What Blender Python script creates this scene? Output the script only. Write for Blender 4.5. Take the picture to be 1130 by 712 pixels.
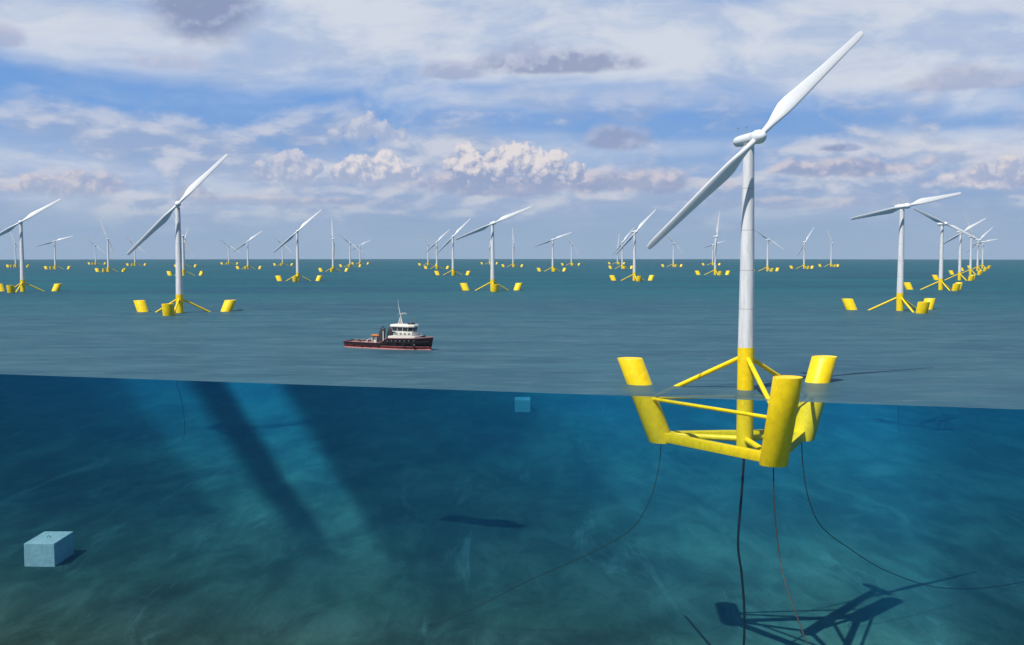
import bpy, bmesh, math, random
from mathutils import Vector, Matrix
from math import sin, cos, radians, pi, atan2, sqrt

S = bpy.context.scene
COL = S.collection
for o in list(bpy.data.objects):
    bpy.data.objects.remove(o)

# ------------------------------------------------------------------ camera, light, exposure
CAMH = 46.0
PITCH = 0.0635
cam = bpy.data.cameras.new('camera')
cam.lens = 1188.7 / 1130 * 36.0
cam.sensor_width = 36.0
cam.clip_start = 1.0
cam.clip_end = 40000
camo = bpy.data.objects.new('camera', cam)
COL.objects.link(camo)
camo.location = (0, 0, CAMH)
camo.rotation_euler = (pi / 2 - PITCH, 0, 0)
S.camera = camo

SUNV = Vector((-0.433, -0.529, 1.0)).normalized()      # towards the sun
SUN_EL = math.asin(SUNV.z)
SUN_ROT = atan2(SUNV.x, SUNV.y)
sun = bpy.data.lights.new('sun', 'SUN')
sun.energy = 5.0
sun.angle = radians(0.5)
sun.color = (1.0, 0.96, 0.9)
suno = bpy.data.objects.new('sun', sun)
COL.objects.link(suno)
suno.rotation_euler = SUNV.to_track_quat('Z', 'Y').to_euler()
suno.location = (-200, -250, 500)

S.view_settings.view_transform = 'Standard'
S.view_settings.look = 'None'
S.view_settings.exposure = 0.0
S.view_settings.gamma = 1.0
S.render.engine = 'CYCLES'
S.cycles.max_bounces = 4
S.cycles.diffuse_bounces = 2
S.cycles.glossy_bounces = 2
S.cycles.volume_bounces = 0
S.cycles.transparent_max_bounces = 12
S.cycles.use_denoising = True
S.cycles.caustics_reflective = False
S.cycles.caustics_refractive = False


# ------------------------------------------------------------------ node helper
class NT:
    def __init__(self, nt):
        self.nt = nt
        self.n = nt.nodes
        self.l = nt.links

    def put(self, sock, v):
        if v is None:
            return
        if isinstance(v, bpy.types.NodeSocket):
            self.l.new(v, sock)
        elif isinstance(v, (tuple, list)):
            if len(v) == 3 and sock.type == 'RGBA':
                v = (*v, 1.0)
            sock.default_value = v
        else:
            sock.default_value = v

    def m(self, op, a=None, b=None, c=None, clamp=False):
        n = self.n.new('ShaderNodeMath')
        n.operation = op
        n.use_clamp = clamp
        for i, v in enumerate((a, b, c)):
            self.put(n.inputs[i], v)
        return n.outputs[0]

    def vm(self, op, a=None, b=None):
        n = self.n.new('ShaderNodeVectorMath')
        n.operation = op
        self.put(n.inputs[0], a)
        self.put(n.inputs[1], b)
        return n.outputs['Value'] if op in ('DOT_PRODUCT', 'LENGTH') else n.outputs[0]

    def xyz(self, v):
        n = self.n.new('ShaderNodeSeparateXYZ')
        self.put(n.inputs[0], v)
        return n.outputs

    def comb(self, x=0.0, y=0.0, z=0.0):
        n = self.n.new('ShaderNodeCombineXYZ')
        for i, v in enumerate((x, y, z)):
            self.put(n.inputs[i], v)
        return n.outputs[0]

    def noise(self, vec, scale=1.0, detail=4.0, rough=0.5, dist=0.0, out='Fac', lac=2.0):
        n = self.n.new('ShaderNodeTexNoise')
        self.put(n.inputs['Vector'], vec)
        n.inputs['Scale'].default_value = scale
        n.inputs['Detail'].default_value = detail
        n.inputs['Roughness'].default_value = rough
        n.inputs['Lacunarity'].default_value = lac
        n.inputs['Distortion'].default_value = dist
        return n.outputs[out]

    def mr(self, v, a, b, c=0.0, d=1.0, smooth=True):
        n = self.n.new('ShaderNodeMapRange')
        n.interpolation_type = 'SMOOTHSTEP' if smooth else 'LINEAR'
        self.put(n.inputs['Value'], v)
        for k, x in zip((1, 2, 3, 4), (a, b, c, d)):
            self.put(n.inputs[k], x)
        return n.outputs[0]

    def mix(self, f, a, b, mode='MIX'):
        n = self.n.new('ShaderNodeMix')
        n.data_type = 'RGBA'
        n.blend_type = mode
        self.put(n.inputs[0], f)
        self.put(n.inputs[6], a)
        self.put(n.inputs[7], b)
        return n.outputs[2]

    def ramp(self, v, stops, interp='LINEAR'):
        n = self.n.new('ShaderNodeValToRGB')
        r = n.color_ramp
        r.interpolation = interp
        while len(r.elements) < len(stops):
            r.elements.new(0.5)
        for e, (p_, c_) in zip(r.elements, stops):
            e.position = p_
            e.color = (*c_, 1.0) if isinstance(c_, (tuple, list)) else (c_, c_, c_, 1.0)
        self.put(n.inputs[0], v)
        return n.outputs[0]


def srgb(r, g, b):
    def f(c):
        c /= 255.0
        return c / 12.92 if c <= 0.04045 else ((c + 0.055) / 1.055) ** 2.4
    return (f(r), f(g), f(b))


# ------------------------------------------------------------------ sky: Nishita with a deck of clouds
W = bpy.data.worlds.new('World')
S.world = W
W.use_nodes = True
W.cycles.sampling_method = 'MANUAL'
W.cycles.sample_map_resolution = 256
t = NT(W.node_tree)
t.n.clear()
wo = t.n.new('ShaderNodeOutputWorld')
bg = t.n.new('ShaderNodeBackground')
bg.inputs['Strength'].default_value = 0.1
t.l.new(bg.outputs[0], wo.inputs[0])
sky = t.n.new('ShaderNodeTexSky')
sky.sky_type = 'NISHITA'
sky.sun_disc = False
sky.sun_elevation = SUN_EL
sky.sun_rotation = SUN_ROT
sky.air_density = 1.0
sky.dust_density = 1.2
sky.ozone_density = 2.0
tc = t.n.new('ShaderNodeTexCoord')
g = t.xyz(tc.outputs['Generated'])
hl = t.m('SQRT', t.m('ADD', t.m('MULTIPLY', g[0], g[0]), t.m('MULTIPLY', g[1], g[1])))
u = t.m('MULTIPLY', t.m('ARCTAN2', g[0], g[1]), 11.89)       # azimuth
v = t.m('MULTIPLY', t.m('DIVIDE', g[2], t.m('MAXIMUM', hl, 0.02)), 11.89)   # height above the horizon
v = t.m('MINIMUM', v, 40.0)
P = t.comb(u, v, 0.0)


def SC(px, py):
    return (px - 565) / 100.0, (280.4 - py) / 100.0


vs = t.m('POWER', t.m('MAXIMUM', v, 0.001), 0.75)              # clouds flatten towards the horizon
warp = t.noise(t.comb(t.m('MULTIPLY', u, 0.5), t.m('MULTIPLY', vs, 1.0), 3.3), 1.0, 3, 0.5, out='Color')
warp = t.vm('MULTIPLY', t.vm('SUBTRACT', warp, (0.5, 0.5, 0.5)), (1.6, 0.7, 0.0))
# clear air
sk = t.mix(1.0, sky.outputs[0], (1.0, 1.0, 1.0), 'MULTIPLY')
blue = t.ramp(t.m('DIVIDE', v, 4.0, clamp=True), [
    (0.0, srgb(146, 171, 199)), (0.09, srgb(134, 161, 201)), (0.22, srgb(130, 165, 213)), (0.40, srgb(104, 156, 221)),
    (0.70, srgb(96, 146, 213)), (1.0, srgb(96, 142, 206))])
blue10 = t.vm('MULTIPLY', blue, (10, 10, 10))
hz = t.mr(v, 3.5, 12.0, 0.92, 0.25)
base = t.mix(hz, sk, blue10)


def cloudcol(c):
    return tuple(10 * x for x in srgb(*c))


# high veil, streaked
vp = t.vm('ADD', t.comb(t.m('MULTIPLY', u, 0.30), t.m('MULTIPLY', vs, 1.25), 0.0), t.vm('MULTIPLY', warp, (0.5, 0.5, 0)))
n1 = t.noise(vp, 1.15, 7, 0.56, 0.25)
vp2 = t.vm('ADD', t.comb(t.m('MULTIPLY', u, 0.55), t.m('MULTIPLY', vs, 3.4), 8.0), t.vm('MULTIPLY', warp, (0.9, 0.9, 0)))
n2 = t.noise(vp2, 1.0, 6, 0.58)


def gauss(px, py, rx, ry, wv=None):
    cx, cy = SC(px, py)
    du = t.m('DIVIDE', t.m('SUBTRACT', u, cx), rx / 100.0)
    dv = t.m('DIVIDE', t.m('SUBTRACT', v, cy), ry / 100.0)
    r2 = t.m('ADD', t.m('MULTIPLY', du, du), t.m('MULTIPLY', dv, dv))
    return t.m('EXPONENT', t.m('MULTIPLY', r2, -1.0))


bias = t.m('MULTIPLY', gauss(480, 40, 330, 62), 0.30)
for (px, py, rx, ry, a) in [(60, 30, 130, 50, 0.12), (150, 118, 170, 50, -0.075), (350, 108, 170, 30, -0.07), (30, 165, 90, 16, -0.12), (170, 178, 130, 10, -0.10), (150, 30, 50, 14, -0.10), (240, 150, 90, 16, -0.08),
                            (60, 180, 160, 22, 0.12), (420, 120, 90, 16, -0.1), (700, 140, 150, 14, -0.14), (860, 130, 130, 20, -0.06),
                            (930, 3, 150, 12, -0.16), (640, 110, 260, 20, 0.05), (960, 40, 260, 40, 0.17),
                            (1000, 90, 190, 34, 0.16), (1040, 148, 110, 14, -0.13), (960, 170, 190, 22, 0.14), (180, 205, 280, 26, 0.10),
                            (330, 158, 110, 14, -0.10), (600, 135, 130, 10, -0.08), (80, 130, 110, 20, 0.0), (760, 60, 120, 40, 0.12)]:
    if a:
        bias = t.m('ADD', bias, t.m('MULTIPLY', gauss(px, py, rx, ry), a))
s1 = t.m('ADD', t.m('ADD', t.m('MULTIPLY', n1, 0.7), t.m('MULTIPLY', n2, 0.42)), bias)
veil = t.mr(s1, 0.43, 0.80, 0.05, 0.95)
veil = t.m('MULTIPLY', veil, t.mr(v, 3.2, 8.0, 1.0, 0.12))
lowfade = t.mr(v, 0.05, 0.6, 0.15, 1.0)
veil = t.m('MULTIPLY', veil, lowfade)
vshade = t.noise(t.vm('ADD', vp, (4.1, 0.3, 0)), 2.6, 6, 0.6)
veilcol = t.mix(t.mr(vshade, 0.35, 0.62), cloudcol((176, 193, 221)), cloudcol((213, 219, 230)))
c = t.mix(veil, base, veilcol)

# broken low cloud, flat grey bases and brighter tops
cw = t.vm('MULTIPLY', warp, (0.35, 0.35, 0))
cp = t.vm('ADD', t.comb(t.m('MULTIPLY', u, 0.75), t.m('MULTIPLY', vs, 2.3), 2.0), cw)
m1 = t.noise(cp, 1.3, 7, 0.55, 0.1)
m2 = t.noise(t.vm('ADD', cp, (-0.10, 0.16, 0)), 1.3, 7, 0.55, 0.1)
band = t.m('MULTIPLY', t.mr(v, 0.22, 0.55), t.mr(v, 1.05, 1.75, 1.0, 0.0))
cov = t.m('MULTIPLY', t.mr(t.m('ADD', m1, t.m('MULTIPLY', band, 0.12)), 0.50, 0.68), t.mr(v, 0.12, 0.5, 0.0, 0.75))
cov = t.m('MULTIPLY', cov, t.m('MULTIPLY', t.mr(v, 1.2, 2.0, 1.0, 0.18), t.mr(v, 3.0, 6.0, 1.0, 0.1)))
lit = t.mr(t.m('SUBTRACT', m1, m2), -0.06, 0.12)
ccol = t.mix(lit, cloudcol((156, 174, 207)), cloudcol((212, 213, 222)))
c = t.mix(cov, c, ccol)


# single clouds: (px, py, half width, half height, kind)
nv = t.noise(t.comb(t.m('MULTIPLY', u, 1.0), t.m('MULTIPLY', v, 1.3), 7.7), 2.9, 6, 0.56, 0.0)
nl = t.noise(t.comb(t.m('ADD', u, -0.05), t.m('ADD', t.m('MULTIPLY', v, 1.3), 0.09), 7.7), 2.9, 6, 0.56, 0.0)
nd = t.m('SUBTRACT', nv, nl)


def blob(c, px, py, rx, ry, top, bot, amt=0.9, puff=0.5, seed=0.0):
    cx, cy = SC(px, py)
    du = t.m('DIVIDE', t.m('SUBTRACT', u, cx), rx / 100.0)
    dv = t.m('DIVIDE', t.m('SUBTRACT', v, cy), ry / 100.0)
    dvb = t.m('MAXIMUM', dv, t.m('MULTIPLY', dv, -1.9))           # flat base
    r = t.m('SQRT', t.m('ADD', t.m('MULTIPLY', du, du), t.m('MULTIPLY', dvb, dvb)))
    e = t.m('ADD', r, t.m('MULTIPLY', t.m('SUBTRACT', nv, 0.5), puff * -3.2))
    f = t.mr(e, 1.12, 0.55, 0.0, amt)
    sh = t.m('ADD', t.m('ADD', t.m('MULTIPLY', dv, 0.42), t.m('MULTIPLY', nd, 3.6)), t.m('MULTIPLY', t.m('SUBTRACT', e, 0.5), 0.5))
    sh = t.mr(sh, -0.15, 0.62)
    return t.mix(f, c, t.mix(sh, cloudcol(bot), cloudcol(top)))


GT, GB = (186, 192, 215), (150, 162, 193)
WT, WB = (226, 219, 222), (156, 169, 202)
PT, PB = (208, 202, 212), (160, 171, 202)
for b in [
    (236, 20, 64, 78, (166, 177, 205), (140, 153, 187), 0.97, 0.25, 1.0),
    (500, 84, 40, 16, (180, 189, 214), (158, 170, 202), 0.8, 0.25, 2.0),
    (620, 76, 100, 20, (190, 196, 217), (146, 158, 190), 0.9, 0.3, 3.0),
    (578, 62, 36, 22, (190, 197, 218), (164, 176, 206), 0.7, 0.5, 3.4),
    (30, 70, 50, 18, (184, 189, 212), (160, 172, 204), 0.7, 0.5, 4.0),
    (205, 84, 42, 14, (190, 196, 216), (176, 187, 214), 0.7, 0.55, 5.0),
    (680, 158, 42, 20, (170, 180, 207), (148, 161, 195), 0.85, 0.28, 7.0),
    (913, 170, 24, 7, (156, 170, 204), (138, 152, 188), 0.9, 0.45, 8.0),
    (1035, 108, 60, 18, (184, 190, 211), (163, 174, 203), 0.75, 0.5, 9.0),
    (1118, 36, 16, 6, (164, 175, 205), (150, 163, 196), 0.8, 0.4, 9.5),
    (560, 208, 130, 20, PT, (151, 164, 197), 0.8, 0.6, 14.0),
    (105, 212, 78, 16, PT, PB, 0.85, 0.6, 15.0),
    (10, 199, 22, 8, GT, GB, 0.85, 0.5, 17.0),
    (700, 205, 100, 20, PT, (150, 163, 196), 0.8, 0.65, 18.0),
    (925, 192, 90, 14, PT, (150, 163, 196), 0.85, 0.65, 19.0),
    (1070, 205, 100, 18, WT, PB, 0.8, 0.65, 20.0),
    (330, 225, 120, 8, PT, PB, 0.6, 0.6, 21.0),
    (870, 228, 110, 9, PT, PB, 0.6, 0.6, 22.0)]:
    c = blob(c, *b)
# heaped cumulus: bunches of round puffs over a level base
pa = t.noise(P, 7.0, 5, 0.6)
pb = t.noise(t.vm('ADD', P, (-0.04, 0.05, 0)), 7.0, 5, 0.6)


def heap(c, puffs, base, top, bot, amt=0.95):
    best, hgt_ = None, None
    for px, py, r_ in puffs:
        cx, cy = SC(px, py)
        a = t.m('DIVIDE', t.m('SUBTRACT', u, cx), r_ / 100.0)
        b_ = t.m('DIVIDE', t.m('SUBTRACT', v, cy), r_ / 100.0)
        d = t.m('SQRT', t.m('ADD', t.m('MULTIPLY', a, a), t.m('MULTIPLY', b_, b_)))
        h_ = t.m('SUBTRACT', t.m('SUBTRACT', t.m('MULTIPLY', b_, 0.5), t.m('MULTIPLY', a, 0.3)), d)
        best = d if best is None else t.m('SMOOTH_MIN', best, d, 0.25)
        hgt_ = h_ if hgt_ is None else t.m('MAXIMUM', hgt_, h_)
    e = t.m('ADD', best, t.m('MULTIPLY', t.m('SUBTRACT', pa, 0.5), -1.7))
    e = t.m('ADD', e, t.m('MULTIPLY', t.m('SUBTRACT', nv, 0.5), -0.9))
    f = t.m('MULTIPLY', t.mr(e, 1.12, 0.86, 0.0, amt), t.mr(v, (280.4 - base) / 100 - 0.10, (280.4 - base) / 100 + 0.08))
    sh = t.m('ADD', t.m('MULTIPLY', t.m('SUBTRACT', pa, pb), 3.2), t.m('MULTIPLY', hgt_, 0.45))
    sh = t.m('ADD', sh, t.m('MULTIPLY', t.m('SUBTRACT', v, (280.4 - base) / 100), 2.6))
    return t.mix(f, c, t.mix(t.mr(sh, -0.18, 1.0), cloudcol(bot), cloudcol(top)))


for hp in [
    ([(410, 141, 14), (394, 148, 16), (427, 148, 13), (374, 151, 10), (445, 151, 8)], 158, (203, 207, 221), (168, 181, 210), 0.85),
    ([(312, 184, 11), (328, 181, 13), (345, 190, 14), (298, 192, 13), (330, 196, 20)], 206, (204, 205, 219), (162, 176, 206), 0.9),
    ([(428, 179, 12), (412, 186, 12), (393, 190, 16), (442, 188, 12), (456, 192, 9), (420, 196, 22), (378, 196, 12)], 206, (228, 222, 224), (164, 177, 206), 0.95),
    ([(516, 172, 13), (500, 180, 10), (563, 170, 15), (580, 177, 16), (611, 182, 15), (632, 190, 12), (596, 190, 22), (548, 188, 20), (520, 190, 20)],
     208, (228, 221, 222), (150, 165, 199), 0.95),
    ([(65, 210, 9), (78, 212, 11), (107, 208, 12), (126, 214, 10), (95, 217, 14)], 223, (208, 203, 213), (166, 178, 205), 0.85),
    ([(214, 217, 10), (228, 218, 11), (238, 224, 9)], 230, (206, 202, 212), (166, 178, 205), 0.85),
    ([(1100, 190, 16), (1120, 186, 16), (1075, 195, 14), (1050, 199, 10)], 206, (222, 215, 216), (164, 177, 206), 0.85)]:
    c = heap(c, *hp)

# thin milk low over the horizon
c = t.mix(t.mr(v, 0.0, 0.85, 0.72, 0.0), c, cloudcol((150, 176, 204)))
# sky behind the camera dimmed to cut fill on the front column
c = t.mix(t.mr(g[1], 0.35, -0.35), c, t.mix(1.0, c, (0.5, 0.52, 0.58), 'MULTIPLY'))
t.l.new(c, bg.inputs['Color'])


# ------------------------------------------------------------------ materials
def mat(name):
    m = bpy.data.materials.new(name)
    m.use_nodes = True
    tt = NT(m.node_tree)
    tt.n.clear()
    out = tt.n.new('ShaderNodeOutputMaterial')
    return m, tt, out


def paint(name, col, rough=0.45, var=0.10, scale=0.35, metallic=0.0, spec=0.4, streak=0.0, dirt=None, bump=0.0):
    m, tt, out = mat(name)
    b = tt.n.new('ShaderNodeBsdfPrincipled')
    co = tt.n.new('ShaderNodeTexCoord').outputs['Object']
    n = tt.noise(co, scale, 6, 0.6)
    lo = tuple(x * (1 - var) for x in col)
    hi = tuple(min(1, x * (1 + var)) for x in col)
    c = tt.mix(tt.mr(n, 0.3, 0.7), lo, hi)
    if streak:
        s = tt.noise(tt.vm('MULTIPLY', co, (1.0, 1.0, 0.09)), 1.4, 7, 0.65)
        c = tt.mix(tt.mr(s, 0.5, 0.75, 0, streak), c, dirt or tuple(x * 0.55 for x in col))
    tt.l.new(c, b.inputs['Base Color'])
    b.inputs['Roughness'].default_value = rough
    b.inputs['Metallic'].default_value = metallic
    b.inputs['Specular IOR Level'].default_value = spec
    if bump:
        bn = tt.n.new('ShaderNodeBump')
        bn.inputs['Strength'].default_value = bump
        bn.inputs['Distance'].default_value = 0.1
        tt.l.new(tt.noise(co, scale * 6, 5, 0.6), bn.inputs['Height'])
        tt.l.new(bn.outputs[0], b.inputs['Normal'])
    tt.l.new(b.outputs[0], out.inputs[0])
    return m


M = {}
M['yellow'] = paint('yellow_paint', (0.97, 0.67, 0.004), 0.42, 0.09, 0.5, spec=0.35, streak=0.35, dirt=(0.50, 0.33, 0.02))
M['white'] = paint('white_gelcoat', (0.78, 0.80, 0.80), 0.35, 0.03, 0.2, spec=0.5)
M['hullnavy'] = paint('navy_hull_paint', (0.016, 0.004, 0.011), 0.4, 0.3, 0.6)
M['hullred'] = paint('red_hull_paint', (0.10, 0.005, 0.009), 0.45, 0.25, 0.6)
M['boot'] = paint('faded_red_boot_stripe', (0.50, 0.20, 0.19), 0.6, 0.15, 0.8)
M['deck'] = paint('deck_paint', (0.30, 0.17, 0.15), 0.7, 0.2, 0.8)
M['shipwhite'] = paint('ship_white_paint', (0.72, 0.70, 0.62), 0.5, 0.06, 0.7)
M['dark'] = paint('dark_grey_paint', (0.035, 0.038, 0.045), 0.5, 0.25, 1.0)
M['glass'] = paint('dark_bridge_glass', (0.03, 0.04, 0.045), 0.15, 0.2, 1.0, spec=0.7)
M['orange'] = paint('orange_paint', (0.50, 0.14, 0.03), 0.5, 0.15, 1.0)
M['steel'] = paint('grey_steel', (0.30, 0.31, 0.32), 0.45, 0.1, 1.0)
M['rubber'] = paint('black_rubber', (0.02, 0.02, 0.02), 0.8, 0.2, 1.0)
M['rope'] = paint('mooring_chain_steel', (0.045, 0.04, 0.03), 0.6, 0.3, 1.0)
M['cable'] = paint('black_power_cable_sheath', (0.012, 0.012, 0.014), 0.6, 0.3, 1.0)
M['concrete'] = paint('pale_concrete', (0.88, 0.92, 0.92), 0.85, 0.16, 0.5, spec=0.2, bump=0.3)

# tower paint: pale grey-white with weathering streaks and seam rings
m, tt, out = mat('tower_paint')
b = tt.n.new('ShaderNodeBsdfPrincipled')
co = tt.n.new('ShaderNodeTexCoord').outputs['Object']
x = tt.xyz(co)
s = tt.noise(tt.vm('MULTIPLY', co, (1, 1, 0.10)), 0.9, 8, 0.65)
c = tt.mix(tt.mr(s, 0.40, 0.72), (0.78, 0.79, 0.79), (0.58, 0.60, 0.61))
s2 = tt.noise(co, 1.6, 8, 0.7)
c = tt.mix(tt.mr(s2, 0.52, 0.8, 0, 0.5), c, (0.40, 0.41, 0.40))
ring = None
for zc in (27.5, 40.5, 54.0, 68.0):
    d = tt.m('LESS_THAN', tt.m('ABSOLUTE', tt.m('SUBTRACT', x[2], zc)), 0.11)
    ring = d if ring is None else tt.m('MAXIMUM', ring, d)
c = tt.mix(tt.m('MULTIPLY', ring, 0.6), c, (0.25, 0.25, 0.26))
tt.l.new(c, b.inputs['Base Color'])
b.inputs['Roughness'].default_value = 0.5
tt.l.new(b.outputs[0], out.inputs[0])
M['tower'] = m



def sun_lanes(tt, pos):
    """made-up mask for the sun shafts: clear lanes and dull lanes, carried down along the sun's rays"""
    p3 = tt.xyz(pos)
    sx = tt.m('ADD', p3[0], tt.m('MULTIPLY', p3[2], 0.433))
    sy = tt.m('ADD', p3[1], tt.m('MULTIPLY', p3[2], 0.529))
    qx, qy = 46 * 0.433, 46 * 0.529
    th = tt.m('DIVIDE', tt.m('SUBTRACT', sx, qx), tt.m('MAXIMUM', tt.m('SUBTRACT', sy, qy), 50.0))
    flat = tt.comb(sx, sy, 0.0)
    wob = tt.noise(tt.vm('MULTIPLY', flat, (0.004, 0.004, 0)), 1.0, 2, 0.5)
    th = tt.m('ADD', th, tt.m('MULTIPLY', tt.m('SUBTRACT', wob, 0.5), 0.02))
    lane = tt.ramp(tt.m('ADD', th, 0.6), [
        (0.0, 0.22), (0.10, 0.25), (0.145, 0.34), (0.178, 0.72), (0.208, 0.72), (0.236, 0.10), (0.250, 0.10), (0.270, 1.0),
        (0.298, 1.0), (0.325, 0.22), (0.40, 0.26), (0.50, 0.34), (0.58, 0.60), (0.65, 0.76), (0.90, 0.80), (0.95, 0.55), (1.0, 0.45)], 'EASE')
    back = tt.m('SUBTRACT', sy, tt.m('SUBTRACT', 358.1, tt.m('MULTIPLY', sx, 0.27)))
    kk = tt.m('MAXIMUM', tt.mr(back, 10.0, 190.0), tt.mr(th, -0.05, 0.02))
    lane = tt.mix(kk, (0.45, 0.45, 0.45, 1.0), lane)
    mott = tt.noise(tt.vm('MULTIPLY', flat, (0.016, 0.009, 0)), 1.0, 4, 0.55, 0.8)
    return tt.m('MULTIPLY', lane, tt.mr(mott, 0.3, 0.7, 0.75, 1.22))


# sea surface seen from above
m, tt, out = mat('sea_surface')
geo = tt.n.new('ShaderNodeNewGeometry')
pos = geo.outputs['Position']
px_ = tt.xyz(pos)
dist = tt.m('SQRT', tt.m('ADD', tt.m('MULTIPLY', px_[0], px_[0]), tt.m('MULTIPLY', px_[1], px_[1])))
cosi = tt.m('ABSOLUTE', tt.vm('DOT_PRODUCT', geo.outputs['Incoming'], geo.outputs['True Normal']))
sw = tt.noise(tt.vm('MULTIPLY', pos, (0.0016, 0.006, 0)), 1.0, 7, 0.6, 0.4)
rp = tt.noise(tt.vm('MULTIPLY', pos, (0.05, 0.16, 0)), 1.0, 8, 0.65, 0.6)
rp2 = tt.noise(tt.vm('MULTIPLY', pos, (0.012, 0.035, 0)), 1.0, 6, 0.6, 0.5)
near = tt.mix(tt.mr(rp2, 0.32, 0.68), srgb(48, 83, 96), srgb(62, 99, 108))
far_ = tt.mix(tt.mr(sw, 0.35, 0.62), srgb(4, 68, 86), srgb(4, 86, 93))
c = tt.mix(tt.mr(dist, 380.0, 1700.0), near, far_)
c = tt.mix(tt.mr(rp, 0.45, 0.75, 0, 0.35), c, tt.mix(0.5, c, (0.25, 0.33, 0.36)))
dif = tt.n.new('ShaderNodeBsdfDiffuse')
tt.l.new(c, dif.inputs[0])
gl = tt.n.new('ShaderNodeBsdfGlossy')
gl.inputs['Roughness'].default_value = 0.28
gl.inputs['Color'].default_value = (0.75, 0.85, 0.9, 1)
hgt = tt.m('ADD', tt.m('MULTIPLY', rp, 1.2), tt.m('MULTIPLY', rp2, 3.0))
hgt = tt.m('ADD', hgt, tt.m('MULTIPLY', tt.noise(tt.vm('MULTIPLY', pos, (0.25, 0.6, 0)), 1.0, 5, 0.6, 0.5), 0.25))
bn = tt.n.new('ShaderNodeBump')
bn.inputs['Strength'].default_value = 0.7
bn.inputs['Distance'].default_value = 1.0
tt.l.new(hgt, bn.inputs['Height'])
tt.l.new(bn.outputs[0], gl.inputs['Normal'])
tt.l.new(bn.outputs[0], dif.inputs['Normal'])
mg = tt.n.new('ShaderNodeMixShader')
mg.inputs[0].default_value = 0.10
tt.l.new(dif.outputs[0], mg.inputs[1])
tt.l.new(gl.outputs[0], mg.inputs[2])
# how clear the surface is: made-up lane mask that shapes the sun shafts
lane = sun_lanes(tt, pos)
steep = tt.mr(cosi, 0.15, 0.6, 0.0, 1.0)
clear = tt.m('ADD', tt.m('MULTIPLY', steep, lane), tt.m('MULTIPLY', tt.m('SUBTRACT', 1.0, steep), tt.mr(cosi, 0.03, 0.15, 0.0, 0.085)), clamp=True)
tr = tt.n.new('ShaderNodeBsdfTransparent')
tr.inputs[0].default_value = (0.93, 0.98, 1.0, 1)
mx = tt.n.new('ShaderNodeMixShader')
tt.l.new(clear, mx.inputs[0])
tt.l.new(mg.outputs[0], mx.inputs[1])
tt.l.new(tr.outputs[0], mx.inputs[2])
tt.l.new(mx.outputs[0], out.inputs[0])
M['sea'] = m

# cut face of the sea: sheet added to dim slanting sun, clear square on
m, tt, out = mat('sea_cut_face')
geo = tt.n.new('ShaderNodeNewGeometry')
cosi = tt.m('ABSOLUTE', tt.vm('DOT_PRODUCT', geo.outputs['Incoming'], geo.outputs['True Normal']))
pos = geo.outputs['Position']
px_ = tt.xyz(pos)
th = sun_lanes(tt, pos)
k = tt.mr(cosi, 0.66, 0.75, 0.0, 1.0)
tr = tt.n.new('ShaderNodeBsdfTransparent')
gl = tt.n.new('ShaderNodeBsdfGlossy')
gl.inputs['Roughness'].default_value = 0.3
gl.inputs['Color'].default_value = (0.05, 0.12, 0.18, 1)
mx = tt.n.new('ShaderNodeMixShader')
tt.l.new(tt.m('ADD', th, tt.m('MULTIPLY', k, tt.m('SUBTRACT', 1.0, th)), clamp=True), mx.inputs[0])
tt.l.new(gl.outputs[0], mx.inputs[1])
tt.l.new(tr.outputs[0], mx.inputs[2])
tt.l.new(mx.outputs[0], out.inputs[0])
M['cutface'] = m

# water body: an even blue volume
m, tt, out = mat('water_volume')
vs_n = tt.n.new('ShaderNodeVolumeScatter')
vs_n.inputs['Color'].default_value = (0.03, 0.44, 0.92, 1)
vs_n.inputs['Density'].default_value = 0.00105
vs_n.inputs['Anisotropy'].default_value = -0.25
va_n = tt.n.new('ShaderNodeVolumeAbsorption')
va_n.inputs['Color'].default_value = (0.0, 0.74, 0.94, 1)
va_n.inputs['Density'].default_value = 0.0042
ad = tt.n.new('ShaderNodeAddShader')
tt.l.new(vs_n.outputs[0], ad.inputs[0])
tt.l.new(va_n.outputs[0], ad.inputs[1])
tt.l.new(ad.outputs[0], out.inputs['Volume'])
M['water'] = m

# seabed
m, tt, out = mat('seabed_sediment')
pos = tt.n.new('ShaderNodeNewGeometry').outputs['Position']
a1 = tt.noise(tt.vm('MULTIPLY', pos, (0.012, 0.006, 0)), 1.0, 8, 0.62, 0.7)
a2 = tt.noise(tt.vm('MULTIPLY', pos, (0.05, 0.022, 0)), 1.0, 8, 0.68, 0.5)
a3 = tt.noise(tt.vm('MULTIPLY', pos, (0.4, 0.3, 0)), 1.0, 6, 0.65)
c = tt.mix(tt.mr(a1, 0.32, 0.66), (0.026, 0.072, 0.062), (0.075, 0.172, 0.145))
c = tt.mix(tt.mr(a2, 0.40, 0.72, 0, 0.6), c, (0.026, 0.058, 0.055))
c = tt.mix(tt.mr(a2, 0.55, 0.30, 0, 0.35), c, (0.12, 0.25, 0.23))
c = tt.mix(tt.mr(a3, 0.45, 0.75, 0, 0.4), c, (0.06, 0.12, 0.11))
a4 = tt.noise(tt.vm('MULTIPLY', pos, (0.03, 0.006, 0)), 1.0, 7, 0.7, 1.2)
c = tt.mix(tt.mr(a4, 0.56, 0.72, 0, 0.5), c, (0.17, 0.34, 0.34))
b = tt.n.new('ShaderNodeBsdfPrincipled')
b.inputs['Roughness'].default_value = 0.95
b.inputs['Specular IOR Level'].default_value = 0.1
tt.l.new(c, b.inputs['Base Color'])
bn = tt.n.new('ShaderNodeBump')
bn.inputs['Strength'].default_value = 0.6
bn.inputs['Distance'].default_value = 2.0
tt.l.new(tt.m('ADD', a2, tt.m('MULTIPLY', a3, 0.2)), bn.inputs['Height'])
tt.l.new(bn.outputs[0], b.inputs['Normal'])
tt.l.new(b.outputs[0], out.inputs[0])
M['seabed'] = m


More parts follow.
